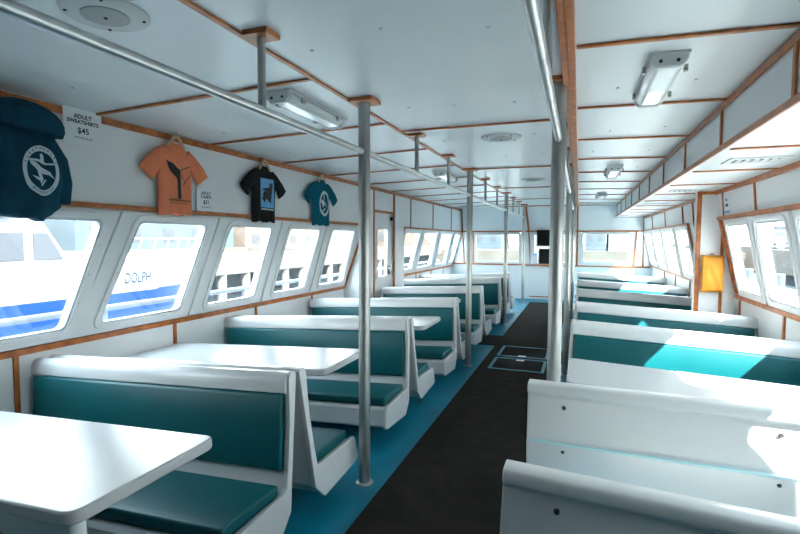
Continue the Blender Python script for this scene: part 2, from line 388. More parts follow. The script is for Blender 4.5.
# front wall
trim((-2.9, 2.395), (.8, 2.395), .035, PF); trim((-2.9, 1.765), (1.46, 1.765), .035, PF); trim((-3.2, .905), (1.6, .905), .035, PF)
trim((-1.265, 2.38), (-1.20, 1.775), .05, PF, .03); trim((-1.20, 1.775), (-1.17, .92), .03, PF, .02); trim((-.05, 2.38), (-.04, .92), .04, PF, .02); trim((-2.66, .92), (-2.62, 1.76), .025, PF, .02)
trim((1.24, .92), (1.26, 1.76), .03, PF, .02); trim((-.66, .05), (-.66, .90), .03, PF); trim((-1.2, .07), (-.66, .07), .03, PF); trim((-2.90, .92), (-2.90, 2.38), .025, PF, .02); trim((1.44, .92), (1.40, 2.05), .03, PF, .02)
# ceiling
trim((-1.335, Y0), (-1.335, 12.45), .028, PC, .012)
trim((-.082, Y0), (-.082, 12.45), .03, PC, .04); trim((-.051, Y0), (-.051, 12.45), .032, PC, .046)
for k in range(-3, 11):
    y = 2.28 + 1.045 * k
    if k == -1: y = 1.12
    if y < 12.3: trim((-2.92, y), (-1.35, y), .026, PC, .012)
for y in (-1.0, 1.38, 3.61, 5.83, 8.09, 10.36): trim((-1.32, y), (-.10, y), .026, PC, .012)
for k in range(-4, 10):
    y = 2.30 + 1.05 * k
    if y < 12.3: trim((-.03, y), (.79, y), .026, PC, .012)
# soffit edges
trim((Y0, 2.352), (12.45, 2.352), .04, PSF, .014); trim((Y0, 2.105), (12.45, 2.105), .035, PSF, .014)
for k in range(-4, 10):
    y = 2.385 + 1.07 * k
    if y < 12.4: trim((y, 2.12), (y, 2.335), .03, PSF, .012)
for k in range(-4, 9):
    y = 3.37 + 1.01 * k
    if y < 12.4: trim((.82, y), (1.39, y), .028, PS, .010)
trim((.80, 12.42), (1.38, 12.42), .03, PS, .01)
# fasteners in the ceiling panels
bm = bmesh.new()
for k in range(-1, 12):
    for x in (-2.6, -2.0, -1.1, -.74, -.35, .15, .55):
        y = .9 + 1.05 * k + random.uniform(-.1, .1); xx = x + random.uniform(-.06, .06)
        lathe(bm, [(.009, .002), (.008, -.004), (.004, -.006)], (xx, y, zc(xx)), 8)
cs = link('ceiling_fasteners', bm, alu, smooth=True); struct(cs); cs['kind'] = 'structure'; cs.name = 'trim_%d' % (tn[0] + 1)

# ================================================================ FLOOR COVERING
bm = bmesh.new()
def fpatch(bm, x0, x1, y0, y1, h0, h1, n=6):
    xs = lin(x0, x1, n)
    A = [bm.verts.new((x, y0, zf(x) + h1)) for x in xs]; B = [bm.verts.new((x, y1, zf(x) + h1)) for x in xs]
    C = [bm.verts.new((x, y0, zf(x) + h0)) for x in xs]; D = [bm.verts.new((x, y1, zf(x) + h0)) for x in xs]
    for i in range(n):
        bm.faces.new([A[i], A[i + 1], B[i + 1], B[i]]); bm.faces.new([C[i], C[i + 1], D[i + 1], D[i]]); bm.faces.new([A[i], A[i + 1], C[i + 1], C[i]]); bm.faces.new([B[i], B[i + 1], D[i + 1], D[i]])
    bm.faces.new([A[0], B[0], D[0], C[0]]); bm.faces.new([A[-1], B[-1], D[-1], C[-1]])
HA = [(-1.0, -.35, 5.74, 6.33), (-1.0, -.35, 6.42, 7.06)]
fpatch(bm, -1.12, -.25, Y0 + .05, 12.35, .0005, .008)
fpatch(bm, -2.85, -1.12, 7.07, 7.80, .0005, .008, 8); fpatch(bm, -.25, 1.40, 6.3, 7.0, .0005, .008, 8)
tag(link('aisle_carpet', bm, carpet_m), 'long black carpet runner down the middle aisle of the cabin', 'carpet')
for i, (x0, x1, y0, y1) in enumerate(HA):
    e = empty('floor_hatch', ((x0 + x1) / 2, (y0 + y1) / 2, .008))
    tag(e, ['teal-edged floor hatch in the aisle carpet, the one nearer the camera', 'teal-edged floor hatch in the aisle carpet, the one farther from the camera'][i], 'floor hatch', 'hatches in the aisle carpet')
    cx, cy = (x0 + x1) / 2, (y0 + y1) / 2
    R = lambda a, b, c, d: fillet([(a, c), (b, c), (b, d), (a, d)], .02)
    bm = bmesh.new(); ring(bm, [(p[0] - cx, p[1] - cy, zf(p[0]) - .006) for p in R(x0, x1, y0, y1)], [(p[0] - cx, p[1] - cy, zf(p[0]) - .006) for p in R(x0 + .035, x1 - .035, y0 + .035, y1 - .035)], (0, 0, .010)); link('hatch_rim', bm, teal_f, e)
    hy = (y1 - .07 if i == 0 else y0 + .07) - cy
    bm = bmesh.new(); box(bm, -.05, .05, hy - .03, hy + .03, -.004, .004); link('lift_handle', bm, alu, e, bevel=.002)

# ================================================================ BENCHES
SL = .05
SR = .045
LEN = 1.92
def bench_meshes(s, d, end_only=False, bare=False, L=LEN):
    """bench with its end at x=0, running to s*L; d=-1 faces the camera, +1 faces forward. y=0 is the pair's centre line"""
    T = lambda x, y, z: Vector((s * x, d * y, z))
    prof = [(.008, .862), (.018, .875), (.048, .877), (.064, .868), (.075, .84), (.088, .62), (.125, .40), (.145, .318), (.17, .300), (.60, .290), (.618, .272), (.645, .145), (.62, .125), (.21, .097), (.115, .19), (.050, .60), (.012, .83)]
    out = {}
    bm = bmesh.new()
    inner = [(.010, .860), (.020, .873), (.052, .875), (.072, .862), (.088, .835), (.092, .778), (.066, .765), (.076, .60), (.113, .40), (.135, .308), (.155, .285), (.585, .278), (.605, .262), (.628, .150), (.61, .13), (.22, .107), (.125, .195), (.058, .60), (.016, .83)]
    prism(bm, [T(.018, *p) for p in inner], [T(L, *p) for p in inner]); out['shell'] = (bm, frp, .004)
    bm = bmesh.new(); prism(bm, [T(0, *p) for p in prof], [T(.03, *p) for p in prof]); out['end_panel'] = (bm, frp, .006)
    if not bare:
        bm = bmesh.new(); c = [(.07, .772), (.102, .775), (.112, .76), (.118, .62), (.15, .42), (.146, .400), (.11, .398)]
        prism(bm, [T(.034, *p) for p in c], [T(L - .04, *p) for p in c]); out['back_cushion'] = (bm, teal_v, .012)
        bm = bmesh.new(); c = [(.16, .287), (.16, .342), (.52, .352), (.565, .342), (.572, .285)]
        prism(bm, [T(.036, *p) for p in c], [T(L - .04, *p) for p in c]); out['seat_cushion'] = (bm, teal_v, .014)
    bm = bmesh.new(); tube(bm, T(.42, .26, -.02), T(.42, .26, .13), .04, 20); lathe(bm, [(.07, 0), (.07, .012), (.045, .02)], T(.42, .26, -.02), 20); out['pedestal'] = (bm, teal_f, 0)
    bm = bmesh.new(); tube(bm, T(-.002, .05, .79), T(.004, .05, .79), .004, 8); out['panel_screw'] = (bm, alu, 0)
    return out
def make_bench(s, d, name='booth_bench', L=LEN):
    e = empty(name)
    for k, (bm, m, bv) in bench_meshes(s, d, L=L).items():
        o_ = link(k, bm, m, e, bevel=bv, smooth=True)
    return e
protos = {}
def bench(s, d, x, y, label, group, L=None):
    L = L or (LEN if s < 0 else 1.675); k = (s, d, L)
    if k not in protos: protos[k] = make_bench(s, d, L=L); o_ = protos[k]
    else: o_ = copy_tree(protos[k])
    o_.location = (x, y, 0); o_.rotation_euler = (0, SR if s > 0 else -SL, 0)
    tag(o_, label, 'bench', group); return o_
LYS = [2.13, 3.92, 5.47, 7.05, 8.77, 10.05]
ords = ['first', 'second', 'third', 'fourth', 'fifth', 'sixth']
for i, y in enumerate(LYS):
    bx = -1.31 if i < 2 else -1.275
    bench(-1, -1, bx, y, ['white bench with teal cushions facing the camera behind the large table at the bottom left',
        'teal-cushioned bench facing the camera, on the left just right of the front pole', 'teal-cushioned bench facing the camera, third back-rest row from the front on the left',
        'teal-cushioned bench facing the camera, fourth back-rest row on the left', 'teal-cushioned bench facing the camera, fifth back-rest row on the left',
        'farthest camera-facing teal-cushioned bench of the left row, near the front wall'][i], 'left row benches facing the camera', L=1.58 if i == 3 else None)
    bench(-1, 1, bx, y + .012, 'white bench facing away, back to back with the %s cushioned bench of the left row' % ords[i], 'left row benches facing away', L=1.58 if i == 3 else None)
b0 = bench(-1, 1, -1.31, .36, 'bench facing away from the camera under the near side of the bottom-left table', 'left row benches facing away')
RYS = [4.30, 5.62, 7.15, 8.80, 10.85]
for i, y in enumerate(RYS):
    bench(1, -1, -.088 if i == 0 else -.06, y, ['sunlit teal-cushioned bench facing the camera, directly behind the white table on the right', 'teal-cushioned bench facing the camera, second one behind the right-hand table',
        'teal-cushioned bench facing the camera, third one behind the right-hand table', 'teal-cushioned bench facing the camera, fourth one behind the right-hand table', 'farthest teal-cushioned bench of the right row, under the front windows'][i], 'right row benches facing the camera', L=1.22 if i == 99 else None)
    bench(1, 1, -.088 if i == 0 else -.06, y + .012, 'white bench facing away, back to back with the %s cushioned bench of the right row' % ords[i], 'right row benches facing away')
# the two bare backs nearest the camera on the right
def bare_bench(x, y, label, L=1.82, z=0.0, sl=.045):
    e = empty('bare_bench', (x, y, z), (0, sl, 0))
    T = lambda a, b, c: Vector((a, b, c))
    pr = [(.0, .862), (.006, .874), (.02, .878), (.075, .878), (.09, .868), (.10, .80), (.115, .60), (.16, .34), (.18, .31), (.55, .30), (.57, .28), (.58, .16), (.56, .14), (.20, .12), (.115, .20), (.045, .45), (.010, .598), (.026, .604), (.026, .60 + .01), (.028, .815), (.004, .832)]
    bm = bmesh.new(); prism(bm, [T(0.0, *p) for p in pr], [T(L, *p) for p in pr]); link('shell', bm, frp, e, bevel=.006, smooth=True)
    bm = bmesh.new(); box(bm, .012, L - .02, .008, .03, .597, .6065); l_ = link('seam_strip', bm, mat_strip, e, bevel=.002); l_['label'] = 'pale teal seam strip'
    for xx in (.165, 1.0):
        for zz, yy in ((.770, .027), (.565, .022)):
            bm = bmesh.new(); tube(bm, (xx, yy + .012, zz), (xx, yy - .008, zz), .011, 10, .008); link('bolt', bm, dark, e, smooth=True)
    bm = bmesh.new(); tube(bm, (.5, .3, -.03), (.5, .3, .16), .04, 20); link('pedestal', bm, teal_f, e, smooth=True)
    tag(e, label, 'bench', 'bare bench backs at the lower right'); return e
mat_strip = mat('pale_teal_strip', (.45, .68, .70), .3)
bare_bench(-.245, 1.47, 'shadowed bare white bench back nearest the camera in the bottom right corner', z=-.032)
bare_bench(-.22, 2.31, 'bare white bench back with bolts and a pale teal seam, just behind the nearest one', sl=.008)

# ================================================================ TABLES
def make_table(s, L=1.80, wd=.62):
    e = empty('booth_table')
    T = lambda x, y, z: Vector((s * x, y, z))
    sh = fillet([(0, -wd / 2), (L, -wd / 2), (L, wd / 2), (0, wd / 2)], .06, 8)
    bm = bmesh.new(); prism(bm, [T(p[0], p[1], .735) for p in sh], [T(p[0], p[1], .69) for p in sh]); link('tabletop', bm, table_m, e, bevel=.010, segs=3)
    bm = bmesh.new(); tube(bm, T(.42, 0, .0), T(.42, 0, .70), .028, 20); lathe(bm, [(.09, 0), (.09, .012), (.04, .03)], T(.42, 0, -.02), 24); lathe(bm, [(.035, -.03), (.08, -.008), (.08, 0)], T(.42, 0, .69), 24)
    link('table_leg', bm, frame_m, e, smooth=True)
    return e
tp = {}
def table(s, x, y, label, group, L=None):
    L = L or (1.79 if s < 0 else 1.65)
    o_ = copy_tree(tp[(s, L)]) if (s, L) in tp else make_table(s, L)
    tp.setdefault((s, L), o_); o_.location = (x, y, 0); o_.rotation_euler = (0, SR if s > 0 else -SL, 0)
    tag(o_, label, 'table', group)
tl = ['large glossy white table with rounded corners at the bottom left, nearest the camera', 'white table behind the first left bench, its end by the front pole', 'white table with rounded end, between the second and third bench backs on the left',
      'white table between the third and fourth bench backs on the left', 'white table between the fourth and fifth bench backs on the left', 'farthest white table of the left row']
for i, y in enumerate([1.27, 2.95, 4.64, 6.26, 7.89, 9.41]): table(-1, (-1.355, -1.44, -1.32, -1.48, -1.48, -1.48)[i], y, tl[i], 'white tables of the left row', L=1.4 if i in (3, 4) else None)
tr_ = ['large white table on the right, directly behind the bare bench backs', 'white table behind the first cushioned bench back on the right', 'white table behind the second cushioned bench back on the right', 'white table behind the third cushioned bench back on the right', 'farthest white table of the right row']
for i, y in enumerate([3.22, 4.90, 6.34, 7.93, 9.75]): table(1, -.085, y, tr_[i], 'white tables of the right row', L=1.22 if i == 2 else None)

# ================================================================ POLES AND RAILS
def bracket(bm, x, y, w=.075, t=.022): box(bm, x - w, x + w, y - w, y + w, zc(x) - t, zc(x) - .001)
PY = [2.74, 5.80, 8.90, 11.9]
for s_, x in (('left', -1.25), ('right', -.115)):
    for i, y in enumerate(PY):
        e = empty('support_pole', (x, y, zf(x)))
        tag(e, {'left': ['grey steel pole nearest the camera on the left side of the aisle', 'second steel pole along the left side of the aisle', 'third steel pole along the left side of the aisle', 'farthest steel pole on the left side of the aisle, near the front wall'],
                'right': ['thick steel pole nearest the camera on the right of the aisle', 'second steel pole along the right of the aisle, behind the nearest one', 'third steel pole along the right of the aisle', 'farthest steel pole on the right of the aisle']}[s_][i], 'pole', 'steel poles along the aisle')
        h = zc(x) - zf(x)
        bm = bmesh.new(); tube(bm, (0, 0, .0), (0, 0, h - .02), .036, 28); link('pole_tube', bm, steel, e, smooth=True)
        bm = bmesh.new(); lathe(bm, [(.055, 0), (.055, .006), (.038, .012)], (0, 0, 0), 28); link('floor_flange', bm, steel, e, smooth=True)
        bm = bmesh.new(); box(bm, -.08, .08 if s_ == 'left' else .03, -.075, .075, h - .024, h - .001); link('ceiling_block', bm, wood, e, bevel=.003)
RZ = 2.083
spans = [(-2.9, 2.70), (2.78, 5.76), (5.84, 8.86), (8.94, 11.86)]
nm = ['nearest', 'second', 'third', 'farthest']
for s_, x, r in (('left', -1.25, .019), ('right', -.115, .019)):
    for i, (a, b) in enumerate(spans):
        e = empty('grab_rail', (x, a, RZ))
        tag(e, '%s section of the overhead steel grab rail on the %s side of the aisle' % (nm[i], s_), 'grab rail', 'overhead grab rails')
        bm = bmesh.new(); tube(bm, (0, 0, 0), (0, b - a, 0), r, 20); link('rail_tube', bm, rail_m, e, smooth=True)
        for k in range(-4, 11):
            y = 2.74 + 1.02 * k
            if a + .3 < y < b - .3:
                h = zc(x) - RZ
                bm = bmesh.new(); tube(bm, (0, y - a, 0), (0, y - a, h - .02), .017, 16); hg = link('rail_hanger', bm, steel, e, smooth=True)
                bm = bmesh.new(); box(bm, -.06, .06 if s_ == 'left' else .03, y - a - .05, y - a + .05, h - .022, h - .001); link('ceiling_block', bm, wood, hg, bevel=.003)

# ================================================================ CEILING LIGHTS, SPEAKERS, VENTS
def make_light():
    e = empty('ceiling_light')
    w, L, h = .08, .72, .068
    prof = [(-w, 0), (w, 0), (w, -.035), (w - .03, -h), (-w + .03, -h), (-w, -.035)]
    bm = bmesh.new(); box(bm, -w - .004, w + .004, -.004, L + .004, -.012, 0); link('base_plate', bm, plastic, e, bevel=.002)
    for y0, y1 in ((0, .04), (L - .04, L)):
        bm = bmesh.new(); prism(bm, [(p[0], y0, p[1] - .002) for p in prof], [(p[0], y1, p[1] - .002) for p in prof]); ec = link('end_cap', bm, plastic, e, bevel=.012, segs=3)
        if y0 == 0:
            for xx in (-.035, .035):
                bm = bmesh.new(); tube(bm, (xx, -.004, -.04), (xx, .004, -.04), .008, 10); link('cap_screw', bm, dark, ec)
    bm = bmesh.new(); w2 = w - .006; pr2 = [(-w2, -.012), (w2, -.012), (w2, -.035), (w2 - .03, -h + .005), (-w2 + .03, -h + .005), (-w2, -.035)]
    prism(bm, [(p[0], .04, p[1]) for p in pr2], [(p[0], L - .04, p[1]) for p in pr2]); link('lens', bm, lens_m, e, bevel=.012, segs=3)
    for xx in (-w - .008, w + .008):
        for yy in (.14, L - .14): bm = bmesh.new(); box(bm, xx - .008, xx + .008, yy - .015, yy + .015, -.05, -.02); link('clip', bm, steel, e)
    return e
lp = make_light()
for i, (x, y, lab) in enumerate([(-1.63, 2.38, 'white ceiling light box on the left ceiling, nearest, above the pole'), (.36, 2.48, 'white ceiling light box nearest the camera on the right ceiling'), (.36, 5.95, 'second ceiling light along the right ceiling'), (.36, 9.3, 'farthest small ceiling light on the right ceiling'), (-1.63, 5.75, 'second ceiling light along the left ceiling, beyond the grab rail')]):
    o_ = lp if i == 0 else copy_tree(lp); o_.location = (x, y, zc(x) - .001); o_.rotation_euler = (0, .0231 * (x - XC), 0); tag(o_, lab, 'ceiling light', 'ceiling lights')
def speaker(x, y, r, lab):
    e = empty('ceiling_speaker', (x, y, zc(x)), (0, .0231 * (x - XC), 0)); tag(e, lab, 'speaker', 'round ceiling speakers')
    bm = bmesh.new(); lathe(bm, [(r, 0.001), (r, -.006), (r * .94, -.012), (r * .55, -.014)], (0, 0, 0), 48); link('speaker_rim', bm, plastic, e, smooth=True)
    bm = bmesh.new(); lathe(bm, [(r * .55, -.012), (r * .54, -.018), (r * .2, -.021)], (0, 0, 0), 40); link('speaker_grille', bm, grille_m, e, smooth=True)
    for a in range(4):
        t = PI / 4 + a * PI / 2; bm = bmesh.new(); tube(bm, (r * .85 * math.cos(t), r * .85 * math.sin(t), -.010), (r * .85 * math.cos(t), r * .85 * math.sin(t), -.016), .006, 10); link('rim_screw', bm, dark, e)
    bm = bmesh.new(); tube(bm, (0, 0, -.018), (0, 0, -.024), .007, 10); link('centre_screw', bm, dark, e)
grille_m = mat('speaker_grille', (.42, .43, .42), .6, bump=.3, bscale=300)
speaker(-1.68, 1.36, .15, 'round white speaker in the ceiling at the top left corner')
speaker(-.63, 4.12, .165, 'round speaker in the middle ceiling panel, nearer of the two')
speaker(-.63, 7.1, .165, 'round speaker in the middle ceiling panel, farther of the two')
def vent(x, y, lab):
    e = empty('air_vent', (x, y, 2.09)); tag(e, lab, 'air vent', 'air vents under the right soffit')
    bm = bmesh.new(); ring(bm, [(-.17, -.12, 0), (.17, -.12, 0), (.17, .12, 0), (-.17, .12, 0)], [(-.13, -.07, 0), (.13, -.07, 0), (.13, .07, 0), (-.13, .07, 0)], (0, 0, -.008)); link('vent_frame', bm, plastic, e)
    bm = bmesh.new(); box(bm, -.13, .13, -.07, .07, -.004, -.001); link('vent_shade_plate', bm, dark, e)  # solid dark plate, its colour stands in for the shade inside the vent
    for k in range(5):
        xx = -.10 + .05 * k; bm = bmesh.new(); prism(bm, [(xx - .012, -.07, -.005), (xx - .006, -.07, -.005), (xx + .010, -.07, -.014), (xx + .004, -.07, -.014)], [(xx - .012, .07, -.005), (xx - .006, .07, -.005), (xx + .010, .07, -.014), (xx + .004, .07, -.014)]); link('vent_blade', bm, plastic, e)
for x, y, l in [(1.09, 3.88, 'grey air vent with dark slots under the right soffit, nearest the camera'), (1.08, 6.0, 'second air vent along the underside of the right soffit'), (1.05, 8.0, 'third air vent along the underside of the right soffit'), (1.05, 10.1, 'farthest air vent under the right soffit')]: vent(x, y, l)

# ================================================================ GARMENTS ON THE LEFT WALL
def garment(name, cy, zbase, prof, sleeves, m, depth, label, cat, x0=XL + .035, fold=.006, seed=1):
    """prof: list of (z, yleft, yright, thickness) bottom to top, hung flat on the wall; returns root and front(y,z)"""
    rnd = random.Random(seed); e = empty(name, (x0, cy, zbase)); tag(e, label, cat)
    ph = [rnd.uniform(0, 6.28) for _ in range(6)]
    def interp(z):
        for a, b in zip(prof, prof[1:]):
            if a[0] <= z <= b[0]:
                t = (z - a[0]) / (b[0] - a[0]); t2 = t * t * (3 - 2 * t) * .5 + t * .5
                return tuple(a[i] + (b[i] - a[i]) * t2 for i in (1, 2, 3))
        return prof[0][1:] if z < prof[0][0] else prof[-1][1:]
    def front(y, z):
        l, r, th = interp(z); u = max(-1, min(1, (2 * y - l - r) / (r - l)))
        w = (1 - min(1, max(0, (z - prof[0][0]) / (prof[-1][0] - prof[0][0])))) 
        f = fold * (.35 + w) * (math.sin(y * 48 + ph[0] + z * 5) * .6 + math.sin(y * 85 + ph[1] - z * 9) * .3 + math.sin(y * 21 + ph[2] + z * 14) * .5)
        return th * (1 - abs(u) ** 3.2) ** .5 + f * (1 - u * u)
    bm = bmesh.new(); NZ, NU = 44, 40
    z0, z1 = prof[0][0], prof[-1][0]; F = []; Bk = []
    for i in range(NZ + 1):
        z = z0 + (z1 - z0) * i / NZ; l, r, th = interp(z); fr, br = [], []
        for j in range(NU + 1):
            u = math.sin((j / NU - .5) * PI) ; y = (l + r) / 2 + (r - l) / 2 * u
            zz = z + (.010 * math.sin(y * 40 + ph[3]) if i == 0 else 0)
            x = front(y, z)
            fr.append(bm.verts.new((x, y, zz)))
            br.append(bm.verts.new((-.25 * max(0, th * (1 - abs(u) ** 3) ** .5), y, zz)))
        F.append(fr); Bk.append(br)
    for i in range(NZ):
        for j in range(NU):
            bm.faces.new([F[i][j], F[i][j + 1], F[i + 1][j + 1], F[i + 1][j]]); bm.faces.new([Bk[i][j], Bk[i][j + 1], Bk[i + 1][j + 1], Bk[i + 1][j]])
    for i in (0, NZ):
        for j in range(NU): bm.faces.new([F[i][j], F[i][j + 1], Bk[i][j + 1], Bk[i][j]])
    bmesh.ops.remove_doubles(bm, verts=bm.verts, dist=.0004)
    link('garment_body', bm, m, e, smooth=True)
    for sv in sleeves:
        bm = bmesh.new(); rings = []
        for (y, z, ay, az, wd, th) in sv:   # centre, axis dir across (unit), half width, half thickness
            rg = []
            for k in range(24):
                t = 2 * PI * k / 24; c = math.cos(t); s = math.sin(t)
                c = math.copysign(abs(c) ** .8, c)
                rg.append(bm.verts.new((th * .55 + th * s + .002 * math.sin(5 * t + y * 60), y + ay * wd * c, z + az * wd * c)))
            rings.append(rg)
        for a, b in zip(rings, rings[1:]):
            for k in range(24): bm.faces.new([a[k], a[(k + 1) % 24], b[(k + 1) % 24], b[k]])
        bm.faces.new(rings[0]); bm.faces.new(rings[-1])
        sob = link('sleeve', bm, m, e, smooth=True)
    return e, front
def decal(e, front, polys, m, name, off=.0025, sub=1, label=None):
    """thin print following the cloth; polys in garment (y,z)"""
    bm = bmesh.new()
    for P_ in polys:
        vs_ = [bm.verts.new((0, y, z)) for (y, z) in P_]; f = bm.faces.new(vs_)
    bmesh.ops.triangulate(bm, faces=bm.faces)
    for _ in range(sub): 
        bmesh.ops.subdivide_edges(bm, edges=bm.edges, cuts=1, use_grid_fill=False)
    bmesh.ops.triangulate(bm, faces=bm.faces)
    for v in bm.verts: v.co.x = front(v.co.y, v.co.z) + off
    ob = link(name, bm, m, e)
    if label: ob['label'] = label
    return ob
def decal_text(e, front, lines, m, name, off=.003, arc=None):
    bm = bmesh.new()
    for (txt, size, y, z) in lines:
        text_bm(txt, size, None, bm, fn=lambda c, y=y, z=z: Vector((front(y + c.x, z + c.y) + off, y + c.x, z + c.y)), bold=size * .02)
    return link(name, bm, m, e)
def ring_text(e, front, txt, size, cy, cz, ry, rz, a0, a1, m, name, flip=False, off=.004):
    bm = bmesh.new(); n = len(txt)
    for i, ch in enumerate(txt):
        if ch == ' ': continue
        a = a0 + (a1 - a0) * (i + .5) / n; yy = cy + ry * math.cos(a); zz = cz + rz * math.sin(a); rot = a - PI / 2 if not flip else a + PI / 2
        def fn(c, yy=yy, zz=zz, rot=rot):
            y = yy + c.x * math.cos(rot) - c.y * math.sin(rot); z = zz + c.x * math.sin(rot) + c.y * math.cos(rot)
            return Vector((front(y, z) + off, y, z))
        text_bm(ch, size, None, bm, fn=fn, bold=size * .02)
    return link(name, bm, m, e)
def oval(cy, cz, ry, rz, n=40, ex=0): return [(cy + ry * math.cos(2 * PI * i / n), cz + rz * math.sin(2 * PI * i / n)) for i in range(n)]
def oval_ring(cy, cz, ry, rz, k, n=40):
    o_, i_ = oval(cy, cz, ry, rz, n), oval(cy, cz, ry * k, rz * k, n)
    return [[o_[j], o_[(j + 1) % n], i_[(j + 1) % n], i_[j]] for j in range(n)]
def hanger(e, y, z, w=.10, x=.022):
    bm = bmesh.new()
    pts = [(-w, -.085), (-w * .5, -.03), (-.018, .0), (.018, .0), (w * .5, -.03), (w, -.085)]
    for a, b in zip(pts, pts[1:]): tube(bm, (x, y + a[0], z + a[1]), (x, y + b[0], z + b[1]), .011, 10)
    h = link('hanger', bm, hangw, e, smooth=True)
    bm = bmesh.new(); pr = [(0, 0), (0, .03), (.012, .042), (.0, .055), (-.014, .05)]
    for a, b in zip(pr, pr[1:]): tube(bm, (x, y + a[0], z + a[1]), (x, y + b[0], z + b[1]), .0025, 8)
    link('hanger_hook', bm, steel, h)
def arc_sleeve(pts, w0, w1, th):
    out = []; n = len(pts)
    for i, (y, z) in enumerate(pts):
        a = Vector(pts[max(0, i - 1)]); b = Vector(pts[min(n - 1, i + 1)]); d = (b - a).normalized()
        w = w0 + (w1 - w0) * i / (n - 1); out.append((y, z, -d.y, d.x, w, th))
    return out
# coral shirt, centre y 2.89, hem z 1.735
def tshirt(name, cy, m, label, W=.165, dz=0, seed=1, skew=0.0, hem=1.735, scale=1.0):
    zb = hem; H = (2.265 - 1.735)
    prof = [(0, -W, W, .030), (.12, -W * .98, W * .98, .032), (.30, -W, W, .032), (.38, -W * 1.02, W * 1.06, .034), (.46, -W * .92, W * .94, .030), (.505, -.105, .105, .024), (.535, -.055, .055, .018)]
    sl_l = arc_sleeve([(-W * .60, .455), (-W * .95, .415), (-W * 1.35, .345), (-W * 1.62, .285)], .055, .075, .020)
    sl_r = arc_sleeve([(W * .60, .455), (W * .95, .415), (W * 1.40, .345), (W * 1.65, .285)], .055, .075, .020)
    e, fr = garment(name, cy, zb, prof, [sl_l, sl_r], m, .03, label, 't-shirt', seed=seed)
    bm = bmesh.new(); q = oval_ring(0, .527, .052, .022, .72, 24)
    for p in q: bm.faces.new([bm.verts.new((fr(0, .50) * .8 + .002, a, b)) for a, b in p])
    link('neck_rib', bm, m, e)
    hanger(e, 0, .585, .085)
    return e, fr
e, fr = tshirt('t_shirt', 2.89, coral, 'coral orange t-shirt with a black whale tail print hanging on the left wall', seed=3)
# whale tail, half black half outlined
decal(e, fr, [[(-0.1087, 0.4008), (-0.0915, 0.3900), (-0.0513, 0.3792), (-0.0110, 0.3522), (0.0212, 0.3360), (0.0258, 0.2874), (0.0258, 0.1470), (0.0373, 0.1200), (-0.0087, 0.1200), (-0.0018, 0.1578), (0.0028, 0.2442), (-0.0225, 0.2820), (-0.0628, 0.3090), (-0.0858, 0.3468)]], ink, 'tail_print', sub=2, label='black whale tail print')
def outline(pts, w):
    out = []
    for a, b in zip(pts, pts[1:]):
        A = Vector(a); B = Vector(b); d = (B - A).normalized(); n_ = Vector((-d.y, d.x)) * w / 2
        out.append([tuple(A + n_), tuple(B + n_), tuple(B - n_), tuple(A - n_)])
    return out
decal(e, fr, outline([(0.0258, 0.3360), (0.0695, 0.3576), (0.1155, 0.3738), (0.1557, 0.3716), (0.1500, 0.3468), (0.1270, 0.3036), (0.0925, 0.2766), (0.0638, 0.2550), (0.0523, 0.2172)], .007), ink, 'tail_outline', sub=1)
decal(e, fr, outline([(0.0350, 0.3198), (0.0488, 0.2982), (0.0350, 0.2820), (0.0511, 0.2658)], .004), ink, 'tail_mark', sub=0)
decal(e, fr, [[(-.09 + .0155 * k, .10), (-.080 + .0155 * k, .10), (-.080 + .0155 * k, .112 + .003 * (k % 2)), (-.09 + .0155 * k, .112)] for k in range(14)] + [[(-.09 + .0155 * k, .082), (-.083 + .0155 * k, .082), (-.083 + .0155 * k, .089), (-.09 + .0155 * k, .089)] for k in range(12)], ink, 'small_lettering', sub=0)
# black shirt
e, fr = tshirt('t_shirt', 3.99, blackc, 'black t-shirt with a blue whale picture hanging on the left wall', W=.185, seed=8, hem=1.72)
decal(e, fr, [[(-.085, .135), (.13, .135), (.13, .415), (-.085, .415)]], bluep, 'picture_panel', sub=4, off=.004, label='sky blue rectangular print')
decal(e, fr, [[(.09, .385), (.10, .36), (.075, .33), (.085, .29), (.06, .255), (.04, .225), (.08, .19), (.075, .18), (.02, .205), (-.03, .23), (-.06, .205), (-.07, .22), (-.045, .255), (-.02, .275), (.01, .295), (-.05, .30), (-.06, .315), (.0, .325), (.04, .335), (.055, .35), (.03, .375), (.065, .365)]], ink, 'whale_shape', sub=2, off=.007, label='black leaping whales')
decal(e, fr, [[(-.08, .112), (.125, .112), (.125, .126), (-.08, .126)]], whitep, 'caption_strip', sub=3, off=.004)
# teal shirt
e, fr = tshirt('t_shirt', 5.11, tealc, 'teal t-shirt with a white round emblem hanging on the left wall', W=.205, seed=14, hem=1.72)
decal(e, fr, oval_ring(.03, .255, .115, .15, .80), whitep, 'emblem_ring', sub=0, off=.004, label='white oval emblem')
decal(e, fr, [[(-.05, .30), (.0, .29), (.05, .26), (.09, .21), (.05, .235), (.01, .25), (-.02, .20), (-.03, .25), (-.06, .275)], [(-.005, .30), (.025, .30), (.02, .375), (.0, .375)], [(-.04, .15), (.0, .19), (.06, .20), (.02, .175)]], whitep, 'emblem_whale', sub=1, off=.004)
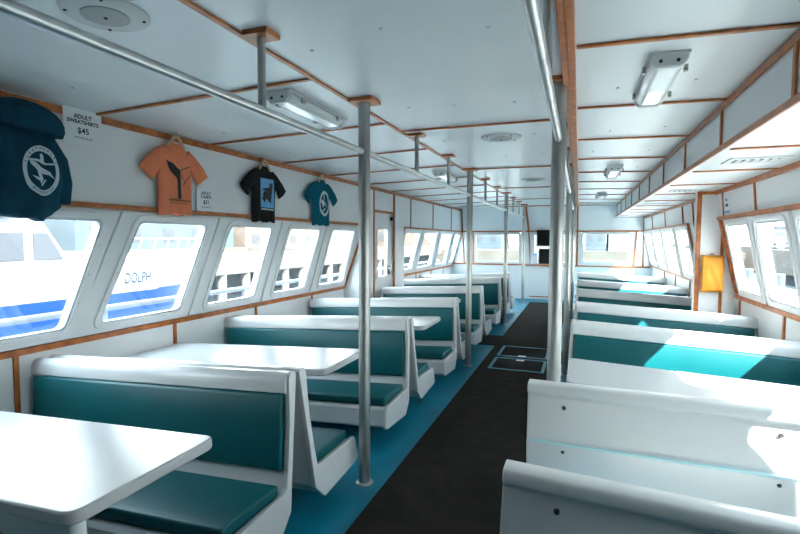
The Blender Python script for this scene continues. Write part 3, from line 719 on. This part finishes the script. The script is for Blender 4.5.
# hooded sweatshirt, nearest
prof = [(0, .02, .14, .05), (.03, -.16, .19, .075), (.08, -.34, .25, .085), (.22, -.36, .27, .095), (.40, -.34, .26, .09), (.48, -.27, .20, .085), (.56, -.15, .10, .08), (.62, -.08, .03, .06)]
e, fr = garment('hooded_sweatshirt', 1.76, 1.655, prof, [arc_sleeve([(.16, .44), (.235, .34), (.26, .22), (.25, .10)], .065, .045, .035), arc_sleeve([(-.22, .47), (-.34, .36), (-.40, .22), (-.40, .06)], .08, .06, .05)], navyc, .1, 'dark teal hooded sweatshirt with white round emblem hanging at the far left of the wall', 'sweatshirt', fold=.012, seed=5)
# hood: a folded collar lying over the back
bm = bmesh.new(); rings = []
for i in range(15):
    t = i / 14; a = PI * (1.05 - 1.1 * t); cy = .02 + .165 * math.cos(a) - .02; cz = .515 + .07 * math.sin(a) - .03; rr = .045 + .022 * math.sin(PI * t)
    d = Vector((0, -math.sin(a), math.cos(a) * .5)).normalized(); n_ = Vector((0, math.cos(a), math.sin(a)))
    rings.append([bm.verts.new(Vector((.085 + .02 * math.sin(PI * t), cy, cz)) + (Vector((1, 0, 0)) * math.cos(2 * PI * k / 18) * rr * 1.0 + n_ * math.sin(2 * PI * k / 18) * rr * 1.2)) for k in range(18)])
for a, b in zip(rings, rings[1:]):
    for k in range(18): bm.faces.new([a[k], a[(k + 1) % 18], b[(k + 1) % 18], b[k]])
bm.faces.new(rings[0]); bm.faces.new(rings[-1])
lathe(bm, [(.10, -.02), (.12, .02), (.10, .04), (.05, .055)], (.07, -.02, .555), 24)
link('hood', bm, navyc, e, smooth=True)
cy, cz = .095, .270
decal(e, fr, oval_ring(cy, cz, .105, .138, .78), whitep, 'emblem_ring', sub=0, off=.005, label='white oval emblem ring')
ring_text(e, fr, 'FLEETWHALES', .019, cy, cz, .093, .122, PI * .93, PI * .12, navyc, 'emblem_text_top', off=.010)
ring_text(e, fr, 'GLOUCESTER', .019, cy, cz, .093, .122, PI * 1.27, PI * 1.75, navyc, 'emblem_text_bottom', flip=True, off=.010)
decal(e, fr, [[(-.068 + cy, .055 + cz), (-.04 + cy, .045 + cz), (.0 + cy, .02 + cz), (.045 + cy, .0 + cz), (.075 + cy, -.04 + cz), (.04 + cy, -.02 + cz), (.0 + cy, -.015 + cz), (.01 + cy, -.045 + cz), (-.01 + cy, -.075 + cz), (-.015 + cy, -.03 + cz), (-.035 + cy, .005 + cz), (-.06 + cy, .03 + cz)],
                [(-.07 + cy, .06 + cz), (-.02 + cy, .062 + cz), (.03 + cy, .045 + cz), (.07 + cy, .05 + cz), (.07 + cy, .04 + cz), (.02 + cy, .035 + cz), (-.02 + cy, .048 + cz), (-.07 + cy, .052 + cz)],
                [(-.01 + cy, .05 + cz), (.018 + cy, .045 + cz), (.016 + cy, .07 + cz), (.012 + cy, .09 + cz), (.002 + cy, .096 + cz), (-.008 + cy, .088 + cz), (-.005 + cy, .07 + cz)],
                [(-.06 + cy, -.03 + cz), (-.02 + cy, -.04 + cz), (-.01 + cy, -.06 + cz), (-.04 + cy, -.05 + cz)], [(-.01 + cy, -.08 + cz), (.02 + cy, -.045 + cz), (.025 + cy, -.05 + cz), (.0 + cy, -.085 + cz)]], whitep, 'emblem_picture', sub=1, off=.005)

# price sheets
def sheet(y0, y1, z0, z1, lines, label, x=XL + .022):
    e = empty('price_sheet', (x, (y0 + y1) / 2, (z0 + z1) / 2)); tag(e, label, 'paper sign', 'price sheets on the left wall')
    bm = bmesh.new(); box(bm, -.001, .001, -(y1 - y0) / 2, (y1 - y0) / 2, -(z1 - z0) / 2, (z1 - z0) / 2); link('sheet', bm, paper, e)
    for i, (t, s, z, b) in enumerate(lines):
        M4 = Matrix.Translation((.002, 0, z)) @ Matrix(((0, 0, 1, 0), (1, 0, 0, 0), (0, 1, 0, 0), (0, 0, 0, 1)))
        bm = text_bm(t, s, M4, bold=b); link('lettering', bm, ink, e)
sheet(2.055, 2.305, 2.12, 2.36, [('ADULT', .036, .06, .0012), ('SWEATSHIRTS', .032, .028, .0012), ('$45', .05, -.025, .001), ('SOLD IN GALLEY', .016, -.068, .0002)], 'white price sheet reading ADULT SWEATSHIRTS $45, beside the dark sweatshirt')
sheet(3.125, 3.335, 1.775, 1.965, [('ADULT', .033, .055, .001), ('T-SHIRTS', .031, .024, .001), ('$31', .045, -.018, .001), ('SOLD IN GALLEY', .014, -.058, .0002)], 'small white price sheet reading T-SHIRTS $31, beside the coral shirt')

# ================================================================ RIGHT WALL THINGS
e = empty('life_jacket_bag', (1.375, 6.145, 1.185)); tag(e, 'bright orange fabric bag hanging on the boxed column by the right windows', 'bag')
bm = bmesh.new(); N = 18; G0 = []; G1 = []
for i in range(N + 1):
    r0, r1 = [], []
    for j in range(N + 1):
        u = 2 * i / N - 1; w = 2 * j / N - 1
        x = .103 * u + .003 * math.sin(w * 7); zz = .20 * w + .004 * math.sin(u * 5)
        puff = .05 * ((1 - u ** 6) * (1 - w ** 6)) ** .5 + .004 * math.sin(u * 6 + w * 5) * (1 - u * u)
        r0.append(bm.verts.new((x, -.005 - puff, zz))); r1.append(bm.verts.new((x, .035, zz)))
    G0.append(r0); G1.append(r1)
for i in range(N):
    for j in range(N):
        bm.faces.new([G0[i][j], G0[i + 1][j], G0[i + 1][j + 1], G0[i][j + 1]]); bm.faces.new([G1[i][j], G1[i + 1][j], G1[i + 1][j + 1], G1[i][j + 1]])
for i in range(N):
    for j in (0, N):
        bm.faces.new([G0[i][j], G0[i + 1][j], G1[i + 1][j], G1[i][j]]); bm.faces.new([G0[j][i], G0[j][i + 1], G1[j][i + 1], G1[j][i]])
link('bag_body', bm, orange_m, e, smooth=True)
bm = bmesh.new(); tube(bm, (-.03, .02, .19), (0, .035, .225), .005, 8); tube(bm, (.03, .02, .19), (0, .035, .225), .005, 8); link('hanging_strap', bm, orange_m, e)
bm = bmesh.new(); box(bm, -.098, -.080, -.050, -.04, -.18, .18); link('side_seam', bm, orange_m, e)
# poster
e = empty('safety_poster', PR(5.82, 1.90, .004)); tag(e, 'small white and blue notice on the right wall above the windows', 'poster'); c0 = PR(5.82, 1.90, .004)
Q = lambda a, b, c, d, o: [PR(y, z, o) - c0 for y, z in [(a, c), (b, c), (b, d), (a, d)]]
bm = bmesh.new(); prism(bm, Q(5.71, 5.93, 1.81, 2.02, .002), Q(5.71, 5.93, 1.81, 2.02, .005)); link('sheet', bm, paper, e)
bm = bmesh.new(); prism(bm, Q(5.73, 5.91, 1.83, 1.855, .005), Q(5.73, 5.91, 1.83, 1.855, .0065)); prism(bm, Q(5.79, 5.86, 1.95, 1.98, .005), Q(5.79, 5.86, 1.95, 1.98, .0065)); link('blue_band', bm, bluep, e)
bm = bmesh.new(); prism(bm, Q(5.78, 5.87, 1.895, 1.925, .005), Q(5.78, 5.87, 1.895, 1.925, .0065)); link('pictogram', bm, boat_win, e)

# ================================================================ FRONT WALL THINGS
def screen(x0, x1, z0, z1, lab):
    c = PF((x0 + x1) / 2, (z0 + z1) / 2, .12); e = empty('monitor', c); tag(e, lab, 'screen', 'monitors on the front wall')
    w, h = (x1 - x0) / 2, (z1 - z0) / 2
    bm = bmesh.new(); box(bm, -w, w, -.02, .02, -h, h); link('screen_body', bm, black, e, bevel=.006)
    bm = bmesh.new(); box(bm, -w + .02, w - .02, -.0225, -.0195, -h + .02, h - .02); link('screen_glass', bm, screen_m, e)
    bm = bmesh.new(); box(bm, -.04, .04, .02, .11, -.03, .03); link('wall_mount', bm, steel, e)
screen_m = mat('screen_glass', (.006, .008, .008), .12)
screen(-1.0, -.45, 1.395, 1.80, 'black monitor on the front wall, the upper of two'); screen(-.95, -.42, .945, 1.33, 'black monitor on the front wall, the lower of two')
e = empty('leaflet_box', PF(-1.06, .93, .10)); tag(e, 'small pale blue leaflet box on the ledge left of the lower monitor', 'box')
bm = bmesh.new(); box(bm, -.10, .08, -.04, .05, 0, .28); link('box_body', bm, poster_m, e, bevel=.004)
bm = bmesh.new(); box(bm, -.08, .06, -.046, -.036, .02, .2); link('front_pocket', bm, paper, e)
bm = bmesh.new(); c = PF(0, .905); box(bm, -1.3, -.3, c.y - .16, c.y - .015, .905, .925)
tag(link('front_ledge', bm, wood), 'wooden ledge below the monitors on the front wall', 'shelf')

# ================================================================ OUTSIDE
bm = bmesh.new(); box(bm, -250, 250, -150, 400, -1.4, -1.3); tag(link('harbour_water', bm, water_m), 'harbour water around the boat', 'water', kind='stuff')
# own deck outside and its rail
def deck_rail(x, z1, zm, label, zb=-.1, y0=-3, y1=14):
    e = empty('deck_rail', (x, 0, 0)); tag(e, label, 'railing', 'outer deck railings')
    bm = bmesh.new(); tube(bm, (0, y0, z1), (0, y1, z1), .028, 12); link('top_rail', bm, hull_w, e, smooth=True)
    bm = bmesh.new(); tube(bm, (0, y0, zm), (0, y1, zm), .018, 12); link('middle_rail', bm, hull_w, e, smooth=True)
    y = y0 + .4
    while y < y1:
        bm = bmesh.new(); tube(bm, (0, y, zb), (0, y, z1), .022, 10); link('stanchion', bm, hull_w, e, smooth=True); y += 1.9
deck_rail(-3.95, .93, .45, 'white tube railing outside the left windows'); deck_rail(2.55, .90, .45, 'white tube railing outside the right windows')
for nme, x0, x1, lab in (('side_deck', -4.1, -3.36, 'narrow side deck outside the left windows'), ('side_deck', 1.76, 2.65, 'narrow side deck outside the right windows')):
    bm = bmesh.new(); box(bm, x0, x1, -3, 12.2, -.3, -.12); tag(link(nme, bm, deck_m), lab, 'deck', 'side decks')
# moored boat on the left
e = empty('moored_boat', (-8, 2, 0)); tag(e, 'white motor boat with a blue lower hull moored outside the left windows', 'boat')
def hullmesh(z0, z1, flare0, flare1, m, name):
    bm = bmesh.new(); A = []; B = []
    ys = lin(-8, 6.0, 6) + [6.8, 7.4, 7.9, 8.4, 8.9, 9.3]
    def half(y):
        if y <= 6.0: return 2.0
        t = (y - 6.0) / 3.4; return 2.0 * (1 - t ** 2.0) + .02
    n = len(ys)
    def loop(z, fl, br):
        L = [bm.verts.new((half(y) * fl - .5, y - 2 - (br if y > 6.0 else 0) * ((y - 6.0) / 3.3 if y > 6.0 else 0), z)) for y in ys]
        R_ = [bm.verts.new((-half(y) * fl - .5, y - 2 - (br if y > 6.0 else 0) * ((y - 6.0) / 3.3 if y > 6.0 else 0), z)) for y in reversed(ys)]
        return L + R_
    a = loop(z0, flare0, .9); b = loop(z1, flare1, .0 if z1 > 1 else .45); N_ = len(a)
    for i in range(N_): bm.faces.new([a[i], a[(i + 1) % N_], b[(i + 1) % N_], b[i]])
    bm.faces.new(a); bm.faces.new(b)
    return link(name, bm, m, e, smooth=True)
hullmesh(-1.35, .74, .82, .97, hull_b, 'lower_hull'); hullmesh(.72, 1.22, .97, 1.0, hull_w, 'upper_hull')
bm = bmesh.new()
A = [(-8, 1.2), (2.75, 1.2), (2.36, 1.80), (-8, 1.86)]
prism(bm, [(1.35, y, z) for y, z in A], [(-2.3, y, z) for y, z in A]); box(bm, -2.4, 1.45, -8, 2.0, 1.84, 1.9); link('cabin', bm, hull_w, e, bevel=.02)
for (a, b, c, d) in [(1.45, 2.12, 1.45, 2.12), (2.24, 2.62, 2.24, 2.42), (.6, 1.3, .6, 1.3), (-.4, .4, -.4, .4)]:
    bm = bmesh.new(); prism(bm, [(1.345, a, 1.27), (1.345, b, 1.27), (1.345, d, 1.62), (1.345, c, 1.62)], [(1.365, a, 1.27), (1.365, b, 1.27), (1.365, d, 1.62), (1.365, c, 1.62)]); link('cabin_window', bm, boat_win, e)
bm = bmesh.new()
for k in range(15): 
    y = 2.9 + .28 * k; xx = 1.40 - max(0, (y - 4.0)) ** 2 * .17; tube(bm, (xx, y, 1.2), (xx + .06, y + .08, 1.55), .012, 8)
for k in range(14):
    y = 2.9 + .28 * k; X1 = 1.46 - max(0, (y - 4.0)) ** 2 * .17; y2 = y + .28; X2 = 1.46 - max(0, (y2 - 4.0)) ** 2 * .17; tube(bm, (X1, y + .08, 1.55), (X2, y2 + .08, 1.55), .014, 8)
link('bow_rail', bm, hull_w, e)
M4 = Matrix.Translation((1.4695, 3.72, .93)) @ Matrix(((0, .12, 1, 0), (1, 0, 0, 0), (0, 1, 0, 0), (0, 0, 0, 1)))
bm = text_bm('DOLPH', .24, M4 @ Matrix.Diagonal((.62, 1, 1, 1)), bold=.003); nl = link('boat_name', bm, mat('name_blue', (.006, .012, .025), .9), e); nl.rotation_euler = (0, 0, 0)
# pier on the left and its pilings
bm = bmesh.new(); box(bm, -14.5, -12, 8.5, 43.5, .25, .95); tag(link('concrete_pier', bm, tan_m), 'tan concrete pier beyond the left windows', 'pier')
bm = bmesh.new(); box(bm, -14.3, -13.2, 8.6, 43.4, -1.29, .249); tag(link('pier_back_wall', bm, dockdark), 'wall under the concrete pier, coloured dark to stand for shade', 'pier wall')
for k in range(16):
    y = 10.2 + 1.35 * k; bm = bmesh.new(); tube(bm, (-12.2, y, -1.35), (-12.2, y, .26), .17, 16)
    tag(link('pier_piling', bm, piling_m, smooth=True), 'white piling carrying the concrete pier left of the boat', 'piling', 'pilings under the left pier')
def building(name, x0, x1, y0, y1, z0, z1, m, lab, roof=None, nw=0, side='x+', grp='buildings across the harbour'):
    e = empty(name, ((x0 + x1) / 2, (y0 + y1) / 2, z0)); tag(e, lab, 'building', grp); hx, hy, h = (x1 - x0) / 2, (y1 - y0) / 2, z1 - z0
    bm = bmesh.new(); box(bm, -hx, hx, -hy, hy, 0, h); link('walls', bm, m, e)
    bm = bmesh.new()
    if roof: prism(bm, [(-hx - .1, -hy - .1, h), (hx + .1, -hy - .1, h), (0, -hy - .1, h + roof)], [(-hx - .1, hy + .1, h), (hx + .1, hy + .1, h), (0, hy + .1, h + roof)])
    else: box(bm, -hx - .08, hx + .08, -hy - .08, hy + .08, h, h + .12)
    link('roof', bm, red_m if roof and roof > .6 else rock, e)
    for k in range(nw):
        bm = bmesh.new(); t = (k + .5) / nw
        if side == 'x+': yy = -hy + 2 * hy * t; box(bm, hx - .01, hx + .03, yy - .35 * hy / nw, yy + .35 * hy / nw, h * .35, h * .7)
        elif side == 'x-': yy = -hy + 2 * hy * t; box(bm, -hx - .03, -hx + .01, yy - .35 * hy / nw, yy + .35 * hy / nw, h * .35, h * .7)
        else: xx = -hx + 2 * hx * t; box(bm, xx - .35 * hx / nw, xx + .35 * hx / nw, -hy - .03, -hy + .01, h * .35, h * .7)
        link('window', bm, boat_win, e)
building('harbour_building', -44, -36, 26, 44, .0, 3.6, bld_b, 'pale blue building far beyond the left windows', nw=5)
building('harbour_building', -44, -36, 46, 62, .0, 3.0, bld_a, 'cream building far beyond the left windows', nw=4)
building('harbour_building', -44, -36, 66, 84, .0, 3.4, bld_c, 'white building far beyond the left windows, third along', roof=.9, nw=4)
building('harbour_building', -44, -36, 88, 110, .0, 4.0, bld_a, 'cream building with orange tones beyond the left windows, fourth along', nw=5)
building('harbour_building', -44, -36, 6, 22, .0, 2.6, bld_c, 'long white shed far beyond the moored boat', roof=.6, nw=4)
# far shore, all round
bm = bmesh.new(); box(bm, -60, -34, -40, 140, -1.35, .6); tag(link('far_quay', bm, tan_m), 'tan quay under the buildings on the left', 'quay')
# right side shore
bm = bmesh.new(); box(bm, 12, 14.5, -20, 43.5, -.55, .95); tag(link('sea_wall', bm, tan_m), 'tan sea wall outside the right windows', 'sea wall')
bm = bmesh.new()
for k in range(62):
    y = -18 + k * .98; s0 = random.uniform(.35, .6); bmesh.ops.create_icosphere(bm, subdivisions=1, radius=s0, matrix=Matrix.Translation((13.6 + random.uniform(-.6, .6), y, .98)) @ Matrix.Diagonal((1.3, 1.4, .7, 1)))
tag(link('rock_bank', bm, rock), 'grey rocks piled on top of the sea wall', 'rocks', kind='stuff')
bm = bmesh.new(); box(bm, 14.51, 80, -30, 140, -1.3, 1.0); tag(link('car_park', bm, tan_m), 'flat shore behind the rock bank on the right', 'ground')
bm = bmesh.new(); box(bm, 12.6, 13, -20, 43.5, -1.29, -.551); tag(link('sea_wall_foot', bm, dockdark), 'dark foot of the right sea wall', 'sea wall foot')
def car(x, y, m, lab):
    e = empty('parked_car', (x, y, 1.0)); tag(e, lab, 'car', 'cars parked beyond the right windows')
    pr = [(-2.1, .25), (-2.1, .75), (-1.5, .85), (-.9, 1.4), (.8, 1.4), (1.4, .9), (2.1, .8), (2.1, .25)]
    bm = bmesh.new(); prism(bm, [(-.85, a, b) for a, b in pr], [(.85, a, b) for a, b in pr]); link('car_body', bm, m, e, bevel=.06)
    bm = bmesh.new(); g = [(-1.3, .88), (-.85, 1.33), (.75, 1.33), (1.2, .9)]; prism(bm, [(-.87, a, b) for a, b in g], [(-.84, a, b) for a, b in g]); link('side_glass', bm, boat_win, e)
    for yy in (-1.3, 1.3):
        for xx in (-.88, .72): bm = bmesh.new(); tube(bm, (xx, yy, .3), (xx + .16, yy, .3), .3, 16); link('wheel', bm, black, e)
carm = [mat('car_grey', (.06, .07, .085), .3), mat('car_white', (.3, .31, .32), .3), mat('car_blue', (.03, .05, .10), .3)]
for i, (y, l) in enumerate([(30, 'grey car parked on the right shore, nearest'), (36.5, 'white car parked on the right shore, second'), (42.5, 'dark blue car parked on the right shore, third'), (49, 'grey car parked on the right shore, farther along'), (24, 'dark blue car parked at the near end of the right shore')]):
    car(16.5, y, carm[i % 3 if i < 4 else 2], l)
building('harbour_building', 28, 40, 20, 50, 1.0, 4.0, bld_b, 'grey blue building behind the parked cars on the right', nw=6, side='x-')
building('harbour_building', 28, 40, 54, 90, 1.0, 3.6, bld_c, 'long white building farther along the right shore', nw=6, side='x-')
# floating dock on the right with dark pilings
bm = bmesh.new(); box(bm, 5.2, 6.6, -10, 40, -1.25, -.75); tag(link('floating_dock', bm, hull_w), 'white floating dock outside the right windows', 'dock')
for k in range(9):
    y = 4 + 3.4 * k; bm = bmesh.new(); tube(bm, (6.8, y, -1.35), (6.8, y, .35), .16, 14)
    tag(link('dock_piling', bm, carm[0], smooth=True), 'dark grey piling beside the floating dock on the right', 'piling', 'pilings along the right dock')
# ahead
bm = bmesh.new(); box(bm, -34, 12, 44, 90, -1.35, .6); tag(link('beach', bm, tan_m), 'sandy shore ahead of the front windows', 'shore')
building('harbour_building', -12, -7.5, 50, 56, .6, 3.2, bld_b, 'blue building ahead of the left front window', nw=3, side='y-')
building('harbour_building', -5.8, -1.2, 54, 60, .6, 2.8, bld_c, 'white building ahead of the middle front window', roof=.5, nw=3, side='y-')
building('harbour_building', 2.4, 5.4, 46, 50, .6, 3.6, bld_c, 'plain white box building ahead of the right front window', nw=0, side='y-')
building('harbour_building', .5, 2.2, 46, 50, .6, 3.3, bld_b, 'small blue building beside the white box ahead', nw=2, side='y-')
building('harbour_building', -24, -15, 50, 58, .6, 3.0, bld_a, 'low cream building far ahead on the left', nw=4, side='y-')
